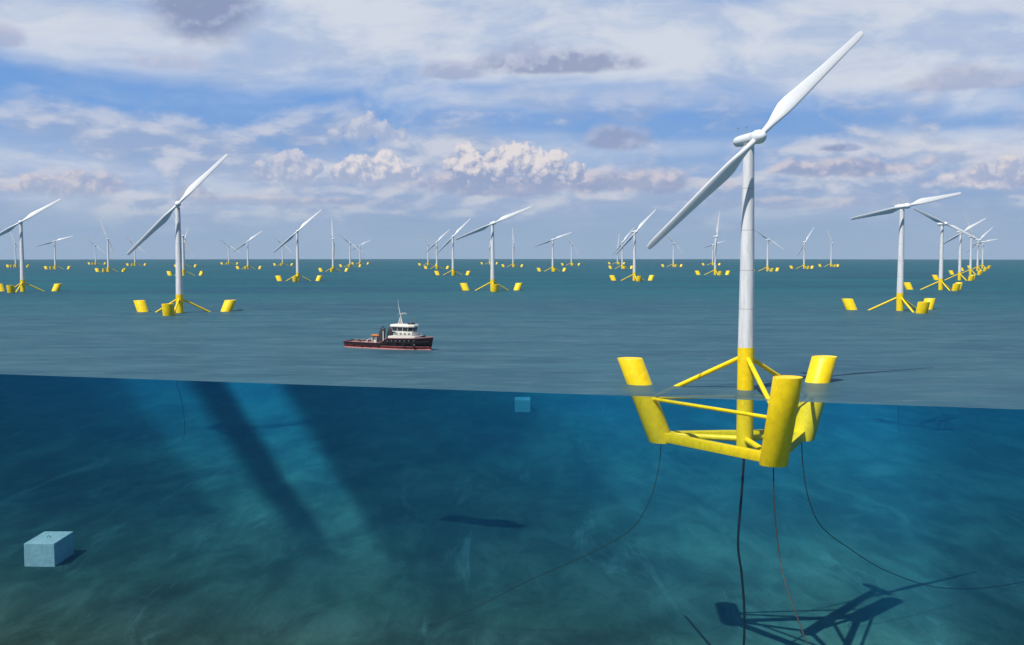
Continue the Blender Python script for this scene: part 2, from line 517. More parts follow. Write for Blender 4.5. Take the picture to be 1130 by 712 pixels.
# ------------------------------------------------------------------ mesh helpers
def mesh_obj(name, bm, material, parent=None, smooth=False, mats=None):
    me = bpy.data.meshes.new(name)
    bmesh.ops.recalc_face_normals(bm, faces=bm.faces)
    bm.to_mesh(me)
    bm.free()
    for mm in (mats or [material]):
        me.materials.append(mm)
    if smooth:
        for p_ in me.polygons:
            p_.use_smooth = True
        me.set_sharp_from_angle(angle=radians(38))
    o = bpy.data.objects.new(name, me)
    COL.objects.link(o)
    if parent:
        o.parent = parent
    return o


def loft(bm, rings, cap=True, closed=True):
    vs_ = [[bm.verts.new(p_) for p_ in r] for r in rings]
    n = len(rings[0])
    for a, b_ in zip(vs_[:-1], vs_[1:]):
        for i in range(n if closed else n - 1):
            j = (i + 1) % n
            bm.faces.new((a[i], a[j], b_[j], b_[i]))
    if cap:
        bm.faces.new(list(reversed(vs_[0])))
        bm.faces.new(vs_[-1])
    return vs_


def circle(c, r, n=20, ax=None, rx=None):
    c = Vector(c)
    z = Vector(ax).normalized() if ax is not None else Vector((0, 0, 1))
    xx = z.orthogonal().normalized()
    yy = z.cross(xx)
    return [c + xx * (r * cos(2 * pi * i / n)) + yy * (r * sin(2 * pi * i / n)) for i in range(n)]


def tube(bm, a, b_, r, r2=None, n=14):
    a, b_ = Vector(a), Vector(b_)
    d = (b_ - a)
    loft(bm, [circle(a, r, n, d), circle(b_, r if r2 is None else r2, n, d)])


def path_tube(bm, pts, r, n=8):
    pts = [Vector(p_) for p_ in pts]
    rings = []
    up = Vector((0.3, 0.9, 0.31)).normalized()
    for i, p_ in enumerate(pts):
        d = (pts[min(i + 1, len(pts) - 1)] - pts[max(i - 1, 0)]).normalized()
        xx = up.cross(d).normalized()
        yy = d.cross(xx)
        rings.append([p_ + xx * (r * cos(2 * pi * k / n)) + yy * (r * sin(2 * pi * k / n)) for k in range(n)])
    loft(bm, rings)


def box(bm, lo, hi, bev=0.0):
    r = bmesh.ops.create_cube(bm, size=1.0)
    vs_ = r['verts']
    for v_ in vs_:
        v_.co = Vector(((lo[i] + hi[i]) / 2 + v_.co[i] * (hi[i] - lo[i]) for i in range(3)))
    if bev:
        es = list({e for v_ in vs_ for e in v_.link_edges})
        bmesh.ops.bevel(bm, geom=es, offset=bev, segments=2, affect='EDGES', profile=0.5)


def empty(name, loc=(0, 0, 0), rz=0.0):
    o = bpy.data.objects.new(name, None)
    o.empty_display_size = 2
    COL.objects.link(o)
    o.location = loc
    o.rotation_euler = (0, 0, rz)
    return o


def tag(o, label=None, cat=None, group=None, kind=None):
    if label:
        o['label'] = label
    if cat:
        o['category'] = cat
    if group:
        o['group'] = group
    if kind:
        o['kind'] = kind
    return o


def catmull(pts, n=8):
    pts = [Vector(p_) for p_ in pts]
    out_ = []
    P_ = [pts[0] * 2 - pts[1]] + pts + [pts[-1] * 2 - pts[-2]]
    for i in range(1, len(P_) - 2):
        p0, p1, p2, p3 = P_[i - 1:i + 3]
        for k in range(n):
            s_ = k / n
            out_.append(0.5 * ((2 * p1) + (p2 - p0) * s_ + (2 * p0 - 5 * p1 + 4 * p2 - p3) * s_ * s_ + (3 * p1 - p0 - 3 * p2 + p3) * s_ ** 3))
    out_.append(pts[-1])
    return out_


# ------------------------------------------------------------------ sea, water body, seabed
CUT0, CUTS = 358.1, -0.270          # front edge of the water block: Y = CUT0 + CUTS * X
DEPTH = 100.0
HORIZ = 9860.0
bm = bmesh.new()
pts = [(-3500, CUT0 + CUTS * -3500), (3500, CUT0 + CUTS * 3500)]
ring = []
a0 = atan2(3500, pts[1][1])
a1_ = atan2(-3500, pts[0][1])
for i in range(65):
    a = radians(62) - radians(124) * i / 64
    ring.append((HORIZ * sin(a), HORIZ * cos(a)))
top_ = [bm.verts.new((x_, y_, 0)) for x_, y_ in pts + ring]
bm.faces.new(top_)
lowv = [bm.verts.new((x_, y_ - 18, -100)) for x_, y_ in pts]
ff = bm.faces.new((top_[0], lowv[0], lowv[1], top_[1]))
ff.material_index = 1
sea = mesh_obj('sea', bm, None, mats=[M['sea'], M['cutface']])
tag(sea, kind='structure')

bm = bmesh.new()
ft = [(-3490, CUT0 + CUTS * -3490, -0.03), (3490, CUT0 + CUTS * 3490, -0.03), (3490, 8700, -0.03), (-3490, 8700, -0.03)]
fb = [(-3490, CUT0 + CUTS * -3490 - 19, -106), (3490, CUT0 + CUTS * 3490 - 19, -106), (3490, 8700, -106), (-3490, 8700, -106)]
loft(bm, [[Vector(p_) for p_ in fb], [Vector(p_) for p_ in ft]])
wb = mesh_obj('underwater_haze', bm, M['water'])
tag(wb, kind='stuff')

bm = bmesh.new()
random.seed(4)
from mathutils import noise as mn
xs = sorted(set([-3500, -2500, -1800, -1300, -1000] + [-800 + 10 * i for i in range(161)] + [1000, 1300, 1800, 2500, 3500]))
ys = [-20 + 10 * i for i in range(152)] + [1600, 1800, 2200, 3000, 4500, 6500, 8600]
grid = []
for iy, y_ in enumerate(ys):
    row = []
    for x_ in xs:
        yy = y_ + CUTS * x_
        z_ = -DEPTH + 1.1 * mn.noise(Vector((x_ * 0.006, yy * 0.006, 0))) + 0.5 * mn.noise(Vector((x_ * 0.022, yy * 0.022, 5)))
        row.append(bm.verts.new((x_, yy, z_)))
    grid.append(row)
for a, b_ in zip(grid[:-1], grid[1:]):
    for i in range(len(xs) - 1):
        bm.faces.new((a[i], a[i + 1], b_[i + 1], b_[i]))
sb = mesh_obj('seabed', bm, M['seabed'], smooth=True)
tag(sb, kind='structure')

# thin sea air
m, tt, out = mat('air_haze')
pv = tt.n.new('ShaderNodeVolumePrincipled')
pv.inputs['Color'].default_value = (0.80, 0.88, 1.0, 1)
pv.inputs['Density'].default_value = 0.00002
tt.l.new(pv.outputs[0], out.inputs['Volume'])
bm = bmesh.new()
box(bm, (-6500, -400, -125), (6500, 10100, 160))
hzo = mesh_obj('haze', bm, m)
tag(hzo, kind='stuff')

# ------------------------------------------------------------------ floating turbine
AZF = -1.4781
COLS = [(AZF - 2 * pi / 3, 'L'), (AZF, 'F'), (AZF + 2 * pi / 3, 'R')]
THETA = radians(19)                   # yaw of the rotor plane
R0, KR, ZT, ZB = 37.6, 0.41, 9.0, -20.1


def cpt(a, z_, dr=0.0):
    r_ = R0 + KR * z_ + dr
    return Vector((r_ * cos(a), r_ * sin(a), z_))


def make_turbine():
    root = empty('floating_wind_turbine')
    # columns: leaning cylinders cut off level, with a thin rim round the lid
    for a, _ in COLS:
        bm = bmesh.new()
        rad = Vector((cos(a), sin(a), 0))
        tan_ = Vector((-sin(a), cos(a), 0))
        n = 40

        def rg(z_, k=1.0):
            c_ = cpt(a, z_)
            return [c_ + rad * (4.55 * k * cos(2 * pi * i / n)) + tan_ * (4.4 * k * sin(2 * pi * i / n)) for i in range(n)]
        loft(bm, [rg(ZB, 0.985), rg(ZB + 0.25), rg(-6), rg(ZT - 0.12), rg(ZT, 0.985), rg(ZT, 0.955), rg(ZT - 0.18, 0.95)])
        mesh_obj('column', bm, M['yellow'], root, True)
    # tower
    bm = bmesh.new()
    loft(bm, [circle((0, 0, z_), r_, 40) for z_, r_ in ((-19.8, 2.85), (0, 2.83), (14.4, 2.8))])
    mesh_obj('tower_base', bm, M['yellow'], root, True)
    bm = bmesh.new()
    H_ = 82.2
    zs = [14.42, 27.5, 40.5, 54.0, 68.0, H_]
    loft(bm, [circle((0, 0, z_), 2.74 - (2.74 - 1.82) * (z_ - 14.4) / (H_ - 14.4), 40) for z_ in zs])
    mesh_obj('tower', bm, M['tower'], root, True)
    for a, _ in COLS:
        d = Vector((cos(a), sin(a), 0))
        bm = bmesh.new()
        tube(bm, d * 2.0 + Vector((0, 0, 10.8)), cpt(a, -4.6, -3.0), 0.78, n=20)
        mesh_obj('diagonal_brace', bm, M['yellow'], root, True)
        bm = bmesh.new()
        tube(bm, d * 2.0 + Vector((0, 0, -17.0)), cpt(a, -17.6, -3.0), 1.05, n=20)
        mesh_obj('radial_brace', bm, M['yellow'], root, True)
    for k in range(3):
        a, b_ = COLS[k][0], COLS[(k + 1) % 3][0]
        p_, q_ = cpt(a, -4.8), cpt(b_, -4.8)
        e = (q_ - p_).normalized()
        bm = bmesh.new()
        tube(bm, p_ + e * 3.6, q_ - e * 3.6, 0.62, n=18)
        mesh_obj('horizontal_brace', bm, M['yellow'], root, True)
        # girder
        p_, q_ = cpt(a, -18.0), cpt(b_, -18.0)
        p_.z = q_.z = -18.1
        e = (q_ - p_).normalized()
        s_ = Vector((-e.y, e.x, 0))
        bm = bmesh.new()
        w_, h_ = 1.25, 1.6
        prof = [(-w_, -h_), (w_, -h_), (w_, h_), (-w_, h_)]
        loft(bm, [[p_ + e * 2.0 + s_ * x_ + Vector((0, 0, z_)) for x_, z_ in prof],
                  [q_ - e * 2.0 + s_ * x_ + Vector((0, 0, z_)) for x_, z_ in prof]])
        bmesh.ops.bevel(bm, geom=[e_ for e_ in bm.edges if abs((e_.verts[0].co - e_.verts[1].co).normalized().dot(e)) > 0.9],
                        offset=0.16, segments=2, affect='EDGES', profile=0.5)
        mesh_obj('pontoon', bm, M['yellow'], root, True)
    # nacelle (local frame: -Y towards the rotor)
    bm = bmesh.new()
    rings = []
    prof = [(8.8, 0.4), (8.4, 1.15), (7.4, 1.7), (5.6, 1.9), (2.5, 2.0), (-1.5, 2.05), (-3.6, 2.05)]
    for y_, r_ in prof:
        rings.append([Vector((r_ * 1.0 * cos(2 * pi * i / 28), y_, 84.4 + (y_ * -0.03) + r_ * 0.98 * sin(2 * pi * i / 28))) for i in range(28)])
    loft(bm, rings)
    nac = mesh_obj('nacelle', bm, M['white'], root, True)
    nac.rotation_euler = (0, 0, THETA)
    for x_, y_ in ((-0.7, 6.0), (0.8, 3.0)):
        bm = bmesh.new()
        tube(bm, (x_, y_, 86.0), (x_, y_, 89.2), 0.09, n=6)
        box(bm, (x_ - 0.5, y_ - 0.08, 88.6), (x_ + 0.5, y_ + 0.08, 88.8))
        mesh_obj('wind_sensor', bm, M['steel'], nac)
    # hub
    bm = bmesh.new()
    rings = []
    for y_, r_ in [(2.2, 1.5), (1.9, 2.05), (0.6, 2.35), (-0.8, 2.3), (-2.0, 1.85), (-2.9, 1.1), (-3.3, 0.35)]:
        rings.append([Vector((r_ * cos(2 * pi * i / 28), y_, r_ * sin(2 * pi * i / 28))) for i in range(28)])
    loft(bm, rings)
    hub = mesh_obj('hub', bm, M['white'], root, True)
    hub.location = Vector((6.0 * sin(THETA), -6.0 * cos(THETA), 84.6))
    hub.rotation_euler = (0, 0, THETA)
    # blades
    secs = [(1.2, 2.0, 2.0, 0.0, 30), (3.5, 2.0, 1.95, 0.0, 30), (6.5, 2.5, 1.8, -0.15, 28), (10, 3.8, 1.5, -0.55, 23), (13.5, 4.9, 1.25, -0.85, 18),
            (17, 5.0, 1.05, -0.85, 14), (22, 4.45, 0.9, -0.65, 10), (30, 3.7, 0.72, -0.4, 7), (38, 3.1, 0.55, -0.25, 5), (46, 2.6, 0.42, -0.1, 3),
            (51.5, 2.3, 0.34, 0.0, 2), (53.4, 2.0, 0.28, 0.0, 2), (54.3, 1.2, 0.16, 0.0, 2)]
    bl_me = None
    for k in range(2):
        if bl_me is None:
            bm = bmesh.new()
            rings = []
            N = 22
            for z_, ch, th_, off, tw in secs:
                round_ = max(0.0, min(1.0, (10 - z_) / 5.0))
                r_ = []
                for i in range(N):
                    a = 2 * pi * i / N
                    cx_ = cos(a)
                    tt_ = sin(a) * (1.0 - 0.0 * round_)
                    thick = th_ / 2 * tt_ * (round_ + (1 - round_) * (0.62 + 0.38 * cx_) ** 0.8 * 1.25)
                    X, Y = ch / 2 * cx_ + off, thick
                    ca, sa = cos(radians(-tw * 0.8 - 8)), sin(radians(-tw * 0.8 - 8))
                    r_.append(Vector((X * ca - Y * sa, X * sa + Y * ca, z_)))
                rings.append(r_)
            loft(bm, rings)
            bl = mesh_obj('blade', bm, M['white'], hub, True)
            bl_me = bl.data
        else:
            bl = bpy.data.objects.new('blade', bl_me)
            COL.objects.link(bl)
            bl.parent = hub
            bl.rotation_euler = (0, pi, 0)
    return root


def copy_tree(o, parent=None):
    c_ = o.copy()
    COL.objects.link(c_)
    c_.parent = parent
    for ch in o.children:
        copy_tree(ch, c_)
    return c_


MX, MY = 79.43, 364.32
AX, AY, BX, BY = 235.89, 510.48, -339.73, 478.45
# (i, j): tip of the upper blade relative to the hub in the picture, label
TURB = {
    (0, 0): (115, -118 * -1, 'largest white turbine with its whole yellow float showing above and below the water cut'),
    (0, 1): (52, 54, 'big turbine at left whose long slanting rotor is the second largest in the picture'),
    (1, 0): (66.4, 17.8, 'big turbine at right with nearly level rotor, nearest of the right-hand row'),
    (0, 2): (40, 25, 'turbine near the left edge with its lower blade cut off by the frame'),
    (1, 1): (41.9, 18.4, 'mid-distance turbine beyond and right of the tugboat, rotor tilted gently up to the right'),
    (1, 6): (-4.8, 13.5, 'small far turbine with steep rotor, just left of the big tower at the left edge'),
    (1, 5): (18.5, 5.6, 'small turbine standing alone near left edge with nearly level rotor'),
    (2, 7): (-9.3, 8.4, 'tiny far turbine, leaning rotor falling to the right, close left of a steep-bladed one'),
    (1, 4): (-7.6, 21.4, 'small turbine with steep rotor leaning left, next right of the lone one with level rotor'),
    (2, 6): (-12.4, 10.7, 'tiny far turbine whose rotor crosses the lower blade tip of the big left turbine'),
    (1, 3): (-11, 23.5, 'turbine half hidden behind the tower of the big left turbine, steep rotor'),
    (2, 5): (4, 15.8, 'farthest turbine hidden behind the big left turbine, upright rotor peeping out beside its tower'),
    (3, 6): (-10.4, 7, 'tiny far turbine with rotor falling right, just right of the big left turbine'),
    (2, 4): (16.3, 12, 'small turbine with rotor rising right, second to the right of the big left turbine'),
    (3, 5): (-12.2, 10.8, 'tiny far turbine with rotor falling right, seen behind the lower blade of a nearer one'),
    (1, 2): (25.8, 23.2, 'mid-distance turbine with rotor rising right, left of the tugboat and the largest there'),
    (2, 3): (-1.4, 22.7, 'small turbine with exactly upright rotor, above and left of the tugboat'),
    (3, 4): (-13.3, 10.5, 'small far turbine with rotor falling right, just right of the upright one near the tugboat'),
    (4, 5): (11.9, 6.2, 'tiny far turbine with shallow rotor rising right, above the stern of the tugboat'),
    (4, 4): (-8.2, 11.9, 'tiny turbine with rotor falling right, leftmost of three bunched right of the tugboat'),
    (3, 3): (14.2, 13.6, 'small turbine with rotor rising right, middle of three bunched right of the tugboat'),
    (2, 2): (18.7, 19.3, 'nearest and rightmost of three bunched turbines right of the tugboat'),
    (5, 4): (2, 10.4, 'tiny far turbine hidden behind the tower of the mid-distance one beyond the tugboat'),
    (4, 3): (-1.1, 16.4, 'tiny far turbine with upright rotor, right of the mid-distance one beyond the tugboat'),
    (3, 2): (20.4, 7.9, 'small turbine with nearly level rotor at the picture centre, touching another rotor'),
    (5, 3): (-7.9, 11.3, 'tiny far turbine with falling rotor, right beside the level rotor at the picture centre'),
    (6, 3): (1, 10.5, 'farthest and leftmost of three overlapping turbines left of the huge lower blade tip'),
    (4, 2): (11, 14.4, 'middle one of three overlapping turbines left of the huge lower blade tip'),
    (2, 1): (22.4, 25.5, 'nearest of three overlapping turbines, rotor rising steeply beside the huge lower blade tip'),
    (5, 2): (-9.9, 12.2, 'tiny far turbine with falling rotor, just right of the huge lower blade tip'),
    (6, 2): (12.5, 4, 'tiny far turbine with nearly level rotor crossing behind an upright one by the huge tower'),
    (3, 1): (2.5, 25.5, 'small turbine with upright rotor close left of the huge tower'),
    (4, 1): (-14.2, 9.9, 'small turbine with rotor falling right, first to the right of the huge tower'),
    (5, 1): (8.8, 15.9, 'tiny far turbine with steep rotor leaning right, between two others right of the huge tower'),
    (6, 1): (-5.3, 14.6, 'tiny far turbine with steep rotor leaning left, last before the big right turbine'),
    (2, 0): (-35.3, 17.3, 'second turbine of the right-hand row, long rotor falling to the right'),
    (3, 0): (27.3, 18, 'third turbine of the right-hand row, rotor rising right across the falling one'),
    (4, 0): (-8.8, 23, 'fourth turbine of the right-hand row, steep rotor leaning left'),
    (5, 0): (14.6, 15.9, 'fifth turbine of the right-hand row, steep rotor leaning right'),
    (6, 0): (17.5, 4, 'farthest turbine of the right-hand row, small nearly level rotor at the row end'),
}
proto = make_turbine()
GRP = 'floating wind turbines anchored in rows on the sea'


def finish(o, i, j, dx, dy, label):
    x_, y_ = MX + i * AX + j * BX, MY + i * AY + j * BY
    o.location = (x_, y_, 0)
    be = atan2(x_, y_)
    ueff = cos(THETA) * cos(be) - sin(THETA) * sin(be)
    phi = atan2(dx / max(ueff, 0.3), dy)
    if (i, j) == (0, 0):
        phi = radians(47.5)
    for ch in o.children:
        if ch.name.startswith('hub'):
            ch.rotation_euler = (0, phi, THETA)
    tag(o, label, 'wind turbine', GRP)


finish(proto, 0, 0, *TURB[(0, 0)])
for (i, j), (dx, dy, lb) in TURB.items():
    if (i, j) != (0, 0):
        finish(copy_tree(proto), i, j, dx, dy, lb)

# ------------------------------------------------------------------ mooring lines, power cables
PROF = [(0, -20.0), (1.2, -31), (4.8, -43), (12, -53.5), (28, -64), (52, -77), (88, -90), (135, -97.5), (190, -99.4), (296, -99.5)]


PROF_BURIED = PROF[:6] + [(70, -88.0), (90, -98.5), (104, -103)]


def mooring(tx, ty, a, label, smax=296, r=0.19, PROF=PROF):
    d = Vector((cos(a), sin(a), 0))
    b0 = Vector((tx, ty, 0)) + d * (R0 + KR * -20)
    pr = [(s_, z_) for s_, z_ in PROF if s_ <= smax]
    pp = [b0 + d * s_ + Vector((0, 0, z_)) for s_, z_ in pr]
    bm = bmesh.new()
    path_tube(bm, catmull(pp, 8), r, 8)
    o = mesh_obj('mooring_line', bm, M['rope'], smooth=True)
    tag(o, label, 'mooring line', 'mooring lines running down to the seabed')


aL, aF, aR = AZF - 2 * pi / 3, AZF, AZF + 2 * pi / 3
mooring(MX, MY, aL, 'thin dark mooring line curving down left from the left column of the largest turbine', r=0.13, PROF=PROF_BURIED)
mooring(MX, MY, aF, 'thin mooring line dropping from the front column of the largest turbine')
mooring(MX, MY, aR, 'thin dark mooring line sweeping right from the largest turbine to the picture edge')
T2 = (MX + BX, MY + BY)
TR = (MX + AX, MY + AY)
mooring(*TR, aF, 'faint mooring line slanting over the seabed at the right picture edge')


def powercable(pp, label, r=0.42):
    bm = bmesh.new()
    path_tube(bm, catmull(pp, 8), r, 10)
    o = mesh_obj('power_cable', bm, M['cable'], smooth=True)
    tag(o, label, 'power cable', 'power cables hanging from the turbine towers')


powercable([(MX, MY, -19.6), (78.6, MY, -36), (77.6, MY, -53), (79.0, MY, -64), (80.1, MY, -77), (80.2, MY + 1, -90), (79.5, MY + 5, -97),
            (77.5, MY + 14, -99.3), (73.6, 394.5, -99.3), (70.1, 423.6, -99.6), (69.6, 430, -101.5)],
           'thick black power cable hanging straight down from the tower foot of the largest turbine')
powercable([(T2[0], T2[1], -19.6), (T2[0] - 3.5, T2[1], -52), (T2[0] - 1, T2[1], -64), (T2[0] + 1.5, T2[1], -80), (T2[0] + 2, T2[1], -93), (T2[0] + 1, T2[1] - 4, -99.6), (T2[0] - 4, T2[1] - 16, -101.5)],
           'black power cable hanging below the big left turbine, seen under the water cut', 0.34)
powercable([(TR[0], TR[1], -19.6), (TR[0] - 2.5, TR[1], -52), (TR[0] + 0.5, TR[1], -70), (TR[0] + 1, TR[1], -93), (TR[0] + 1, TR[1] - 4, -99.6), (TR[0] - 4, TR[1] - 16, -101.5)],
           'black power cable hanging below the big right turbine, seen under the water cut', 0.34)


# ------------------------------------------------------------------ anchor blocks
def anchor(loc, label):
    root = empty('anchor_block', loc)
    bm = bmesh.new()
    box(bm, (-7.1, 0, -0.6), (7.1, 22.5, 11.2), 0.22)
    mesh_obj('block', bm, M['concrete'], root)
    bm = bmesh.new()
    ns = 16
    pts_ = [Vector((cos(pi * k / ns) * 0.9, 11.0, 11.1 + sin(pi * k / ns) * 0.9)) for k in range(ns + 1)]
    path_tube(bm, pts_, 0.14, 6)
    mesh_obj('shackle', bm, M['rope'], root)
    tag(root, label, 'anchor block', 'concrete anchor blocks on the seabed')
    return root


anchor((-220.6, 494.7, -100.0), 'pale concrete anchor block lying near on the seabed at the lower left')
anchor((9.8, 989.0, -100.0), 'small distant anchor block just under the water cut near the picture centre')


# ------------------------------------------------------------------ tugboat (local x = forward)
def make_tug():
    bx_, by_ = -81.9, 536.0
    ex_, ey_ = -38.6, 514.2
    L_ = sqrt((ex_ - bx_) ** 2 + (ey_ - by_) ** 2) * 0.985
    root = empty('tugboat', ((bx_ + ex_) / 2, (by_ + ey_) / 2, 0), atan2(ey_ - by_, ex_ - bx_))
    h = L_ / 2
    # stations: x, half-beam at deck, half-beam at water, deck height
    st = []
    for k in range(41):
        s_ = k / 40.0
        x_ = -h + L_ * s_
        bow = max(0.0, (s_ - 0.70) / 0.30)
        st_ = max(0.0, (0.10 - s_) / 0.10)
        hb = 5.6 * (1 - bow ** 2.3) * (1 - 0.28 * st_ ** 2) + 0.12
        hw = 5.3 * (1 - min(1, max(0.0, (s_ - 0.58) / 0.40)) ** 1.9) * (1 - 0.42 * st_ ** 2) + 0.05
        dk = 2.65 + 0.25 * ((0.35 - s_) / 0.35) ** 2 * (s_ < 0.35)
        rise = min(1, max(0.0, (s_ - 0.46) / 0.11))
        rise = rise * rise * (3 - 2 * rise)
        dk += 2.45 * rise + 0.8 * max(0, (s_ - 0.57) / 0.43) ** 1.5
        st.append((x_, hb, hw, dk, s_))

    def side(levels):
        """half-beam and x at relative height"""
        out_ = []
        for x_, hb, hw, dk, s_ in st:
            row = []
            for kind, zz in levels:
                z_ = zz if kind == 'z' else dk + zz
                f_ = max(0.0, min(1.0, z_ / dk))
                w_ = hw + (hb - hw) * f_ ** 0.7
                xo = (1.3 * f_ if s_ > 0.9 else 0.0) * max(0, (s_ - 0.9) / 0.1)
                row.append((x_ + xo, w_, z_))
            out_.append(row)
        return out_

    def strip(name, lv, material, parent):
        rows = side(lv)
        bm = bmesh.new()
        port = [[bm.verts.new((p_[0], p_[1], p_[2])) for p_ in r] for r in rows]
        star = [[bm.verts.new((p_[0], -p_[1], p_[2])) for p_ in r] for r in rows]
        for a_, b_ in zip(port[:-1], port[1:]):
            for k in range(len(lv) - 1):
                bm.faces.new((a_[k], a_[k + 1], b_[k + 1], b_[k]))
        for a_, b_ in zip(star[:-1], star[1:]):
            for k in range(len(lv) - 1):
                bm.faces.new((a_[k], b_[k], b_[k + 1], a_[k + 1]))
        for k in range(len(lv) - 1):
            bm.faces.new((port[0][k], star[0][k], star[0][k + 1], port[0][k + 1]))
            bm.faces.new((port[-1][k], port[-1][k + 1], star[-1][k + 1], star[-1][k]))
        o = mesh_obj(name, bm, material, parent, True)
        sol = o.modifiers.new('thick', 'SOLIDIFY')
        sol.thickness = 0.18
        sol.offset = 0
        return o
    strip('boot_stripe', [('z', -0.6), ('z', 0.0), ('z', 0.55)], M['boot'], root)
    strip('lower_hull', [('z', 0.55), ('z', 1.0), ('z', 1.75)], M['hullred'], root)
    strip('hull', [('z', 1.75), ('d', -0.35), ('d', -0.1), ('d', 0.35)], M['hullnavy'], root)
    # keel body below the water
    bm = bmesh.new()
    rings = []
    for x_, hb, hw, dk, s_ in st[::4]:
        z0 = -3.2 * (1 - max(0, (s_ - 0.85) / 0.15) ** 2 * 0.7) * (1 - max(0, (0.15 - s_) / 0.15) * 0.6)
        rings.append([Vector((x_, hw * 0.97, -0.1)), Vector((x_, hw * 0.7, z0 * 0.7)), Vector((x_, 0, z0)), Vector((x_, -hw * 0.7, z0 * 0.7)), Vector((x_, -hw * 0.97, -0.1))])
    loft(bm, rings)
    mesh_obj('keel', bm, M['hullred'], root, True)
    # decks
    bm = bmesh.new()
    pr = [(bm.verts.new((x_, hb - 0.12, dk - 0.25)), bm.verts.new((x_, -hb + 0.12, dk - 0.25))) for x_, hb, hw, dk, s_ in st]
    for a_, b_ in zip(pr[:-1], pr[1:]):
        bm.faces.new((a_[0], a_[1], b_[1], b_[0]))
    mesh_obj('deck', bm, M['deck'], root)
    # rail cap, rubbing strake and tyre fenders
    bm = bmesh.new()
    for sgn in (1, -1):
        path_tube(bm, [(x_ + (1.3 * max(0, (s_ - 0.9) / 0.1)), sgn * hb, dk + 0.38) for x_, hb, hw, dk, s_ in st], 0.11, 6)
    mesh_obj('rail_cap', bm, M['boot'], root, True)
    bm = bmesh.new()
    for sgn in (1, -1):
        path_tube(bm, [(x_ + 0.9 * max(0, (s_ - 0.9) / 0.1), sgn * (hb + 0.08), dk * 0.72) for x_, hb, hw, dk, s_ in st[1:40]], 0.16, 6)
    mesh_obj('rubbing_strake', bm, M['rubber'], root, True)
    for k in range(6, 38, 4):
        x_, hb, hw, dk, s_ = st[k]
        for sgn in (1, -1):
            bm = bmesh.new()
            ringp = [Vector((x_ + 0.42 * cos(2 * pi * q / 14), sgn * (hb + 0.12), dk * 0.55 + 0.42 * sin(2 * pi * q / 14))) for q in range(15)]
            path_tube(bm, ringp, 0.15, 6)
            mesh_obj('tyre_fender', bm, M['rubber'], root, True)
    # superstructure; s -> x
    X = lambda s_: -h + L_ * s_
    ws = M['shipwhite']
    bm = bmesh.new()
    box(bm, (X(0.61), -3.9, 2.0), (X(0.86), 3.9, 6.6), 0.15)
    box(bm, (X(0.53), -3.0, 2.0), (X(0.61) - 0.003, 3.0, 6.3), 0.12)
    mesh_obj('deckhouse', bm, ws, root)
    bm = bmesh.new()
    box(bm, (X(0.63), -3.5, 6.605), (X(0.825), 3.5, 8.5), 0.12)
    house = mesh_obj('upper_house', bm, ws, root)
    # bridge with slanting windows all round
    bm = bmesh.new()
    b0, b1 = 8.51, 10.9
    bot = [(X(0.59), -3.3), (X(0.77), -3.3), (X(0.81), -1.8), (X(0.81), 1.8), (X(0.77), 3.3), (X(0.59), 3.3)]
    top = [(x_ + (0.5 if x_ > X(0.7) else -0.2), y_ * 1.1) for x_, y_ in bot]
    loft(bm, [[Vector((x_, y_, b0)) for x_, y_ in bot], [Vector((x_, y_, b1)) for x_, y_ in top]])
    wh = mesh_obj('wheelhouse', bm, ws, root)
    for k in range(6):
        A0, A1 = Vector((*bot[k], b0)), Vector((*bot[(k + 1) % 6], b0))
        B0, B1 = Vector((*top[k], b1)), Vector((*top[(k + 1) % 6], b1))
        nw = 3 if (A1 - A0).length > 5 else (2 if (A1 - A0).length > 3.2 else 1)
        nrm = (A1 - A0).cross(B0 - A0).normalized()
        for q in range(nw):
            s0, s1 = (q + 0.05) / nw, (q + 0.95) / nw
            f0, f1 = 0.22, 0.95
            def pt(s_, f_):
                return (A0.lerp(A1, s_)).lerp(B0.lerp(B1, s_), f_)
            quad = [pt(s0, f0), pt(s1, f0), pt(s1, f1), pt(s0, f1)]
            bm = bmesh.new()
            loft(bm, [[p_ - nrm * 0.05 for p_ in quad], [p_ + nrm * 0.05 for p_ in quad]])
            mesh_obj('window', bm, M['glass'], wh)
    bm = bmesh.new()
    rf = [(X(0.57), -3.9), (X(0.79), -3.9), (X(0.835), -2.2), (X(0.835), 2.2), (X(0.79), 3.9), (X(0.57), 3.9)]
    loft(bm, [[Vector((x_, y_, 10.905)) for x_, y_ in rf], [Vector((x_, y_, 11.4)) for x_, y_ in rf],
              [Vector((x_ * 0.97 + 0.2, y_ * 0.9, 12.05)) for x_, y_ in rf]])
    mesh_obj('roof', bm, ws, wh)
    # bridge-wing rails
    bm = bmesh.new()
    rp_ = [Vector((X(0.60), -3.85, 0)), Vector((X(0.84), -3.85, 0)), Vector((X(0.855), -2.5, 0)), Vector((X(0.855), 2.5, 0)), Vector((X(0.84), 3.85, 0)), Vector((X(0.60), 3.85, 0))]
    for z_ in (7.2, 7.7):
        path_tube(bm, [p_ + Vector((0.35, 0, z_)) for p_ in rp_], 0.06, 5)
    for a_, b_ in zip(rp_[:-1], rp_[1:]):
        nn = max(1, int((b_ - a_).length / 1.6))
        for q in range(nn):
            c_ = a_.lerp(b_, q / nn) + Vector((0.35, 0, 0))
            tube(bm, c_ + Vector((0, 0, 6.5)), c_ + Vector((0, 0, 7.7)), 0.05, n=5)
    mesh_obj('railing', bm, ws, root)
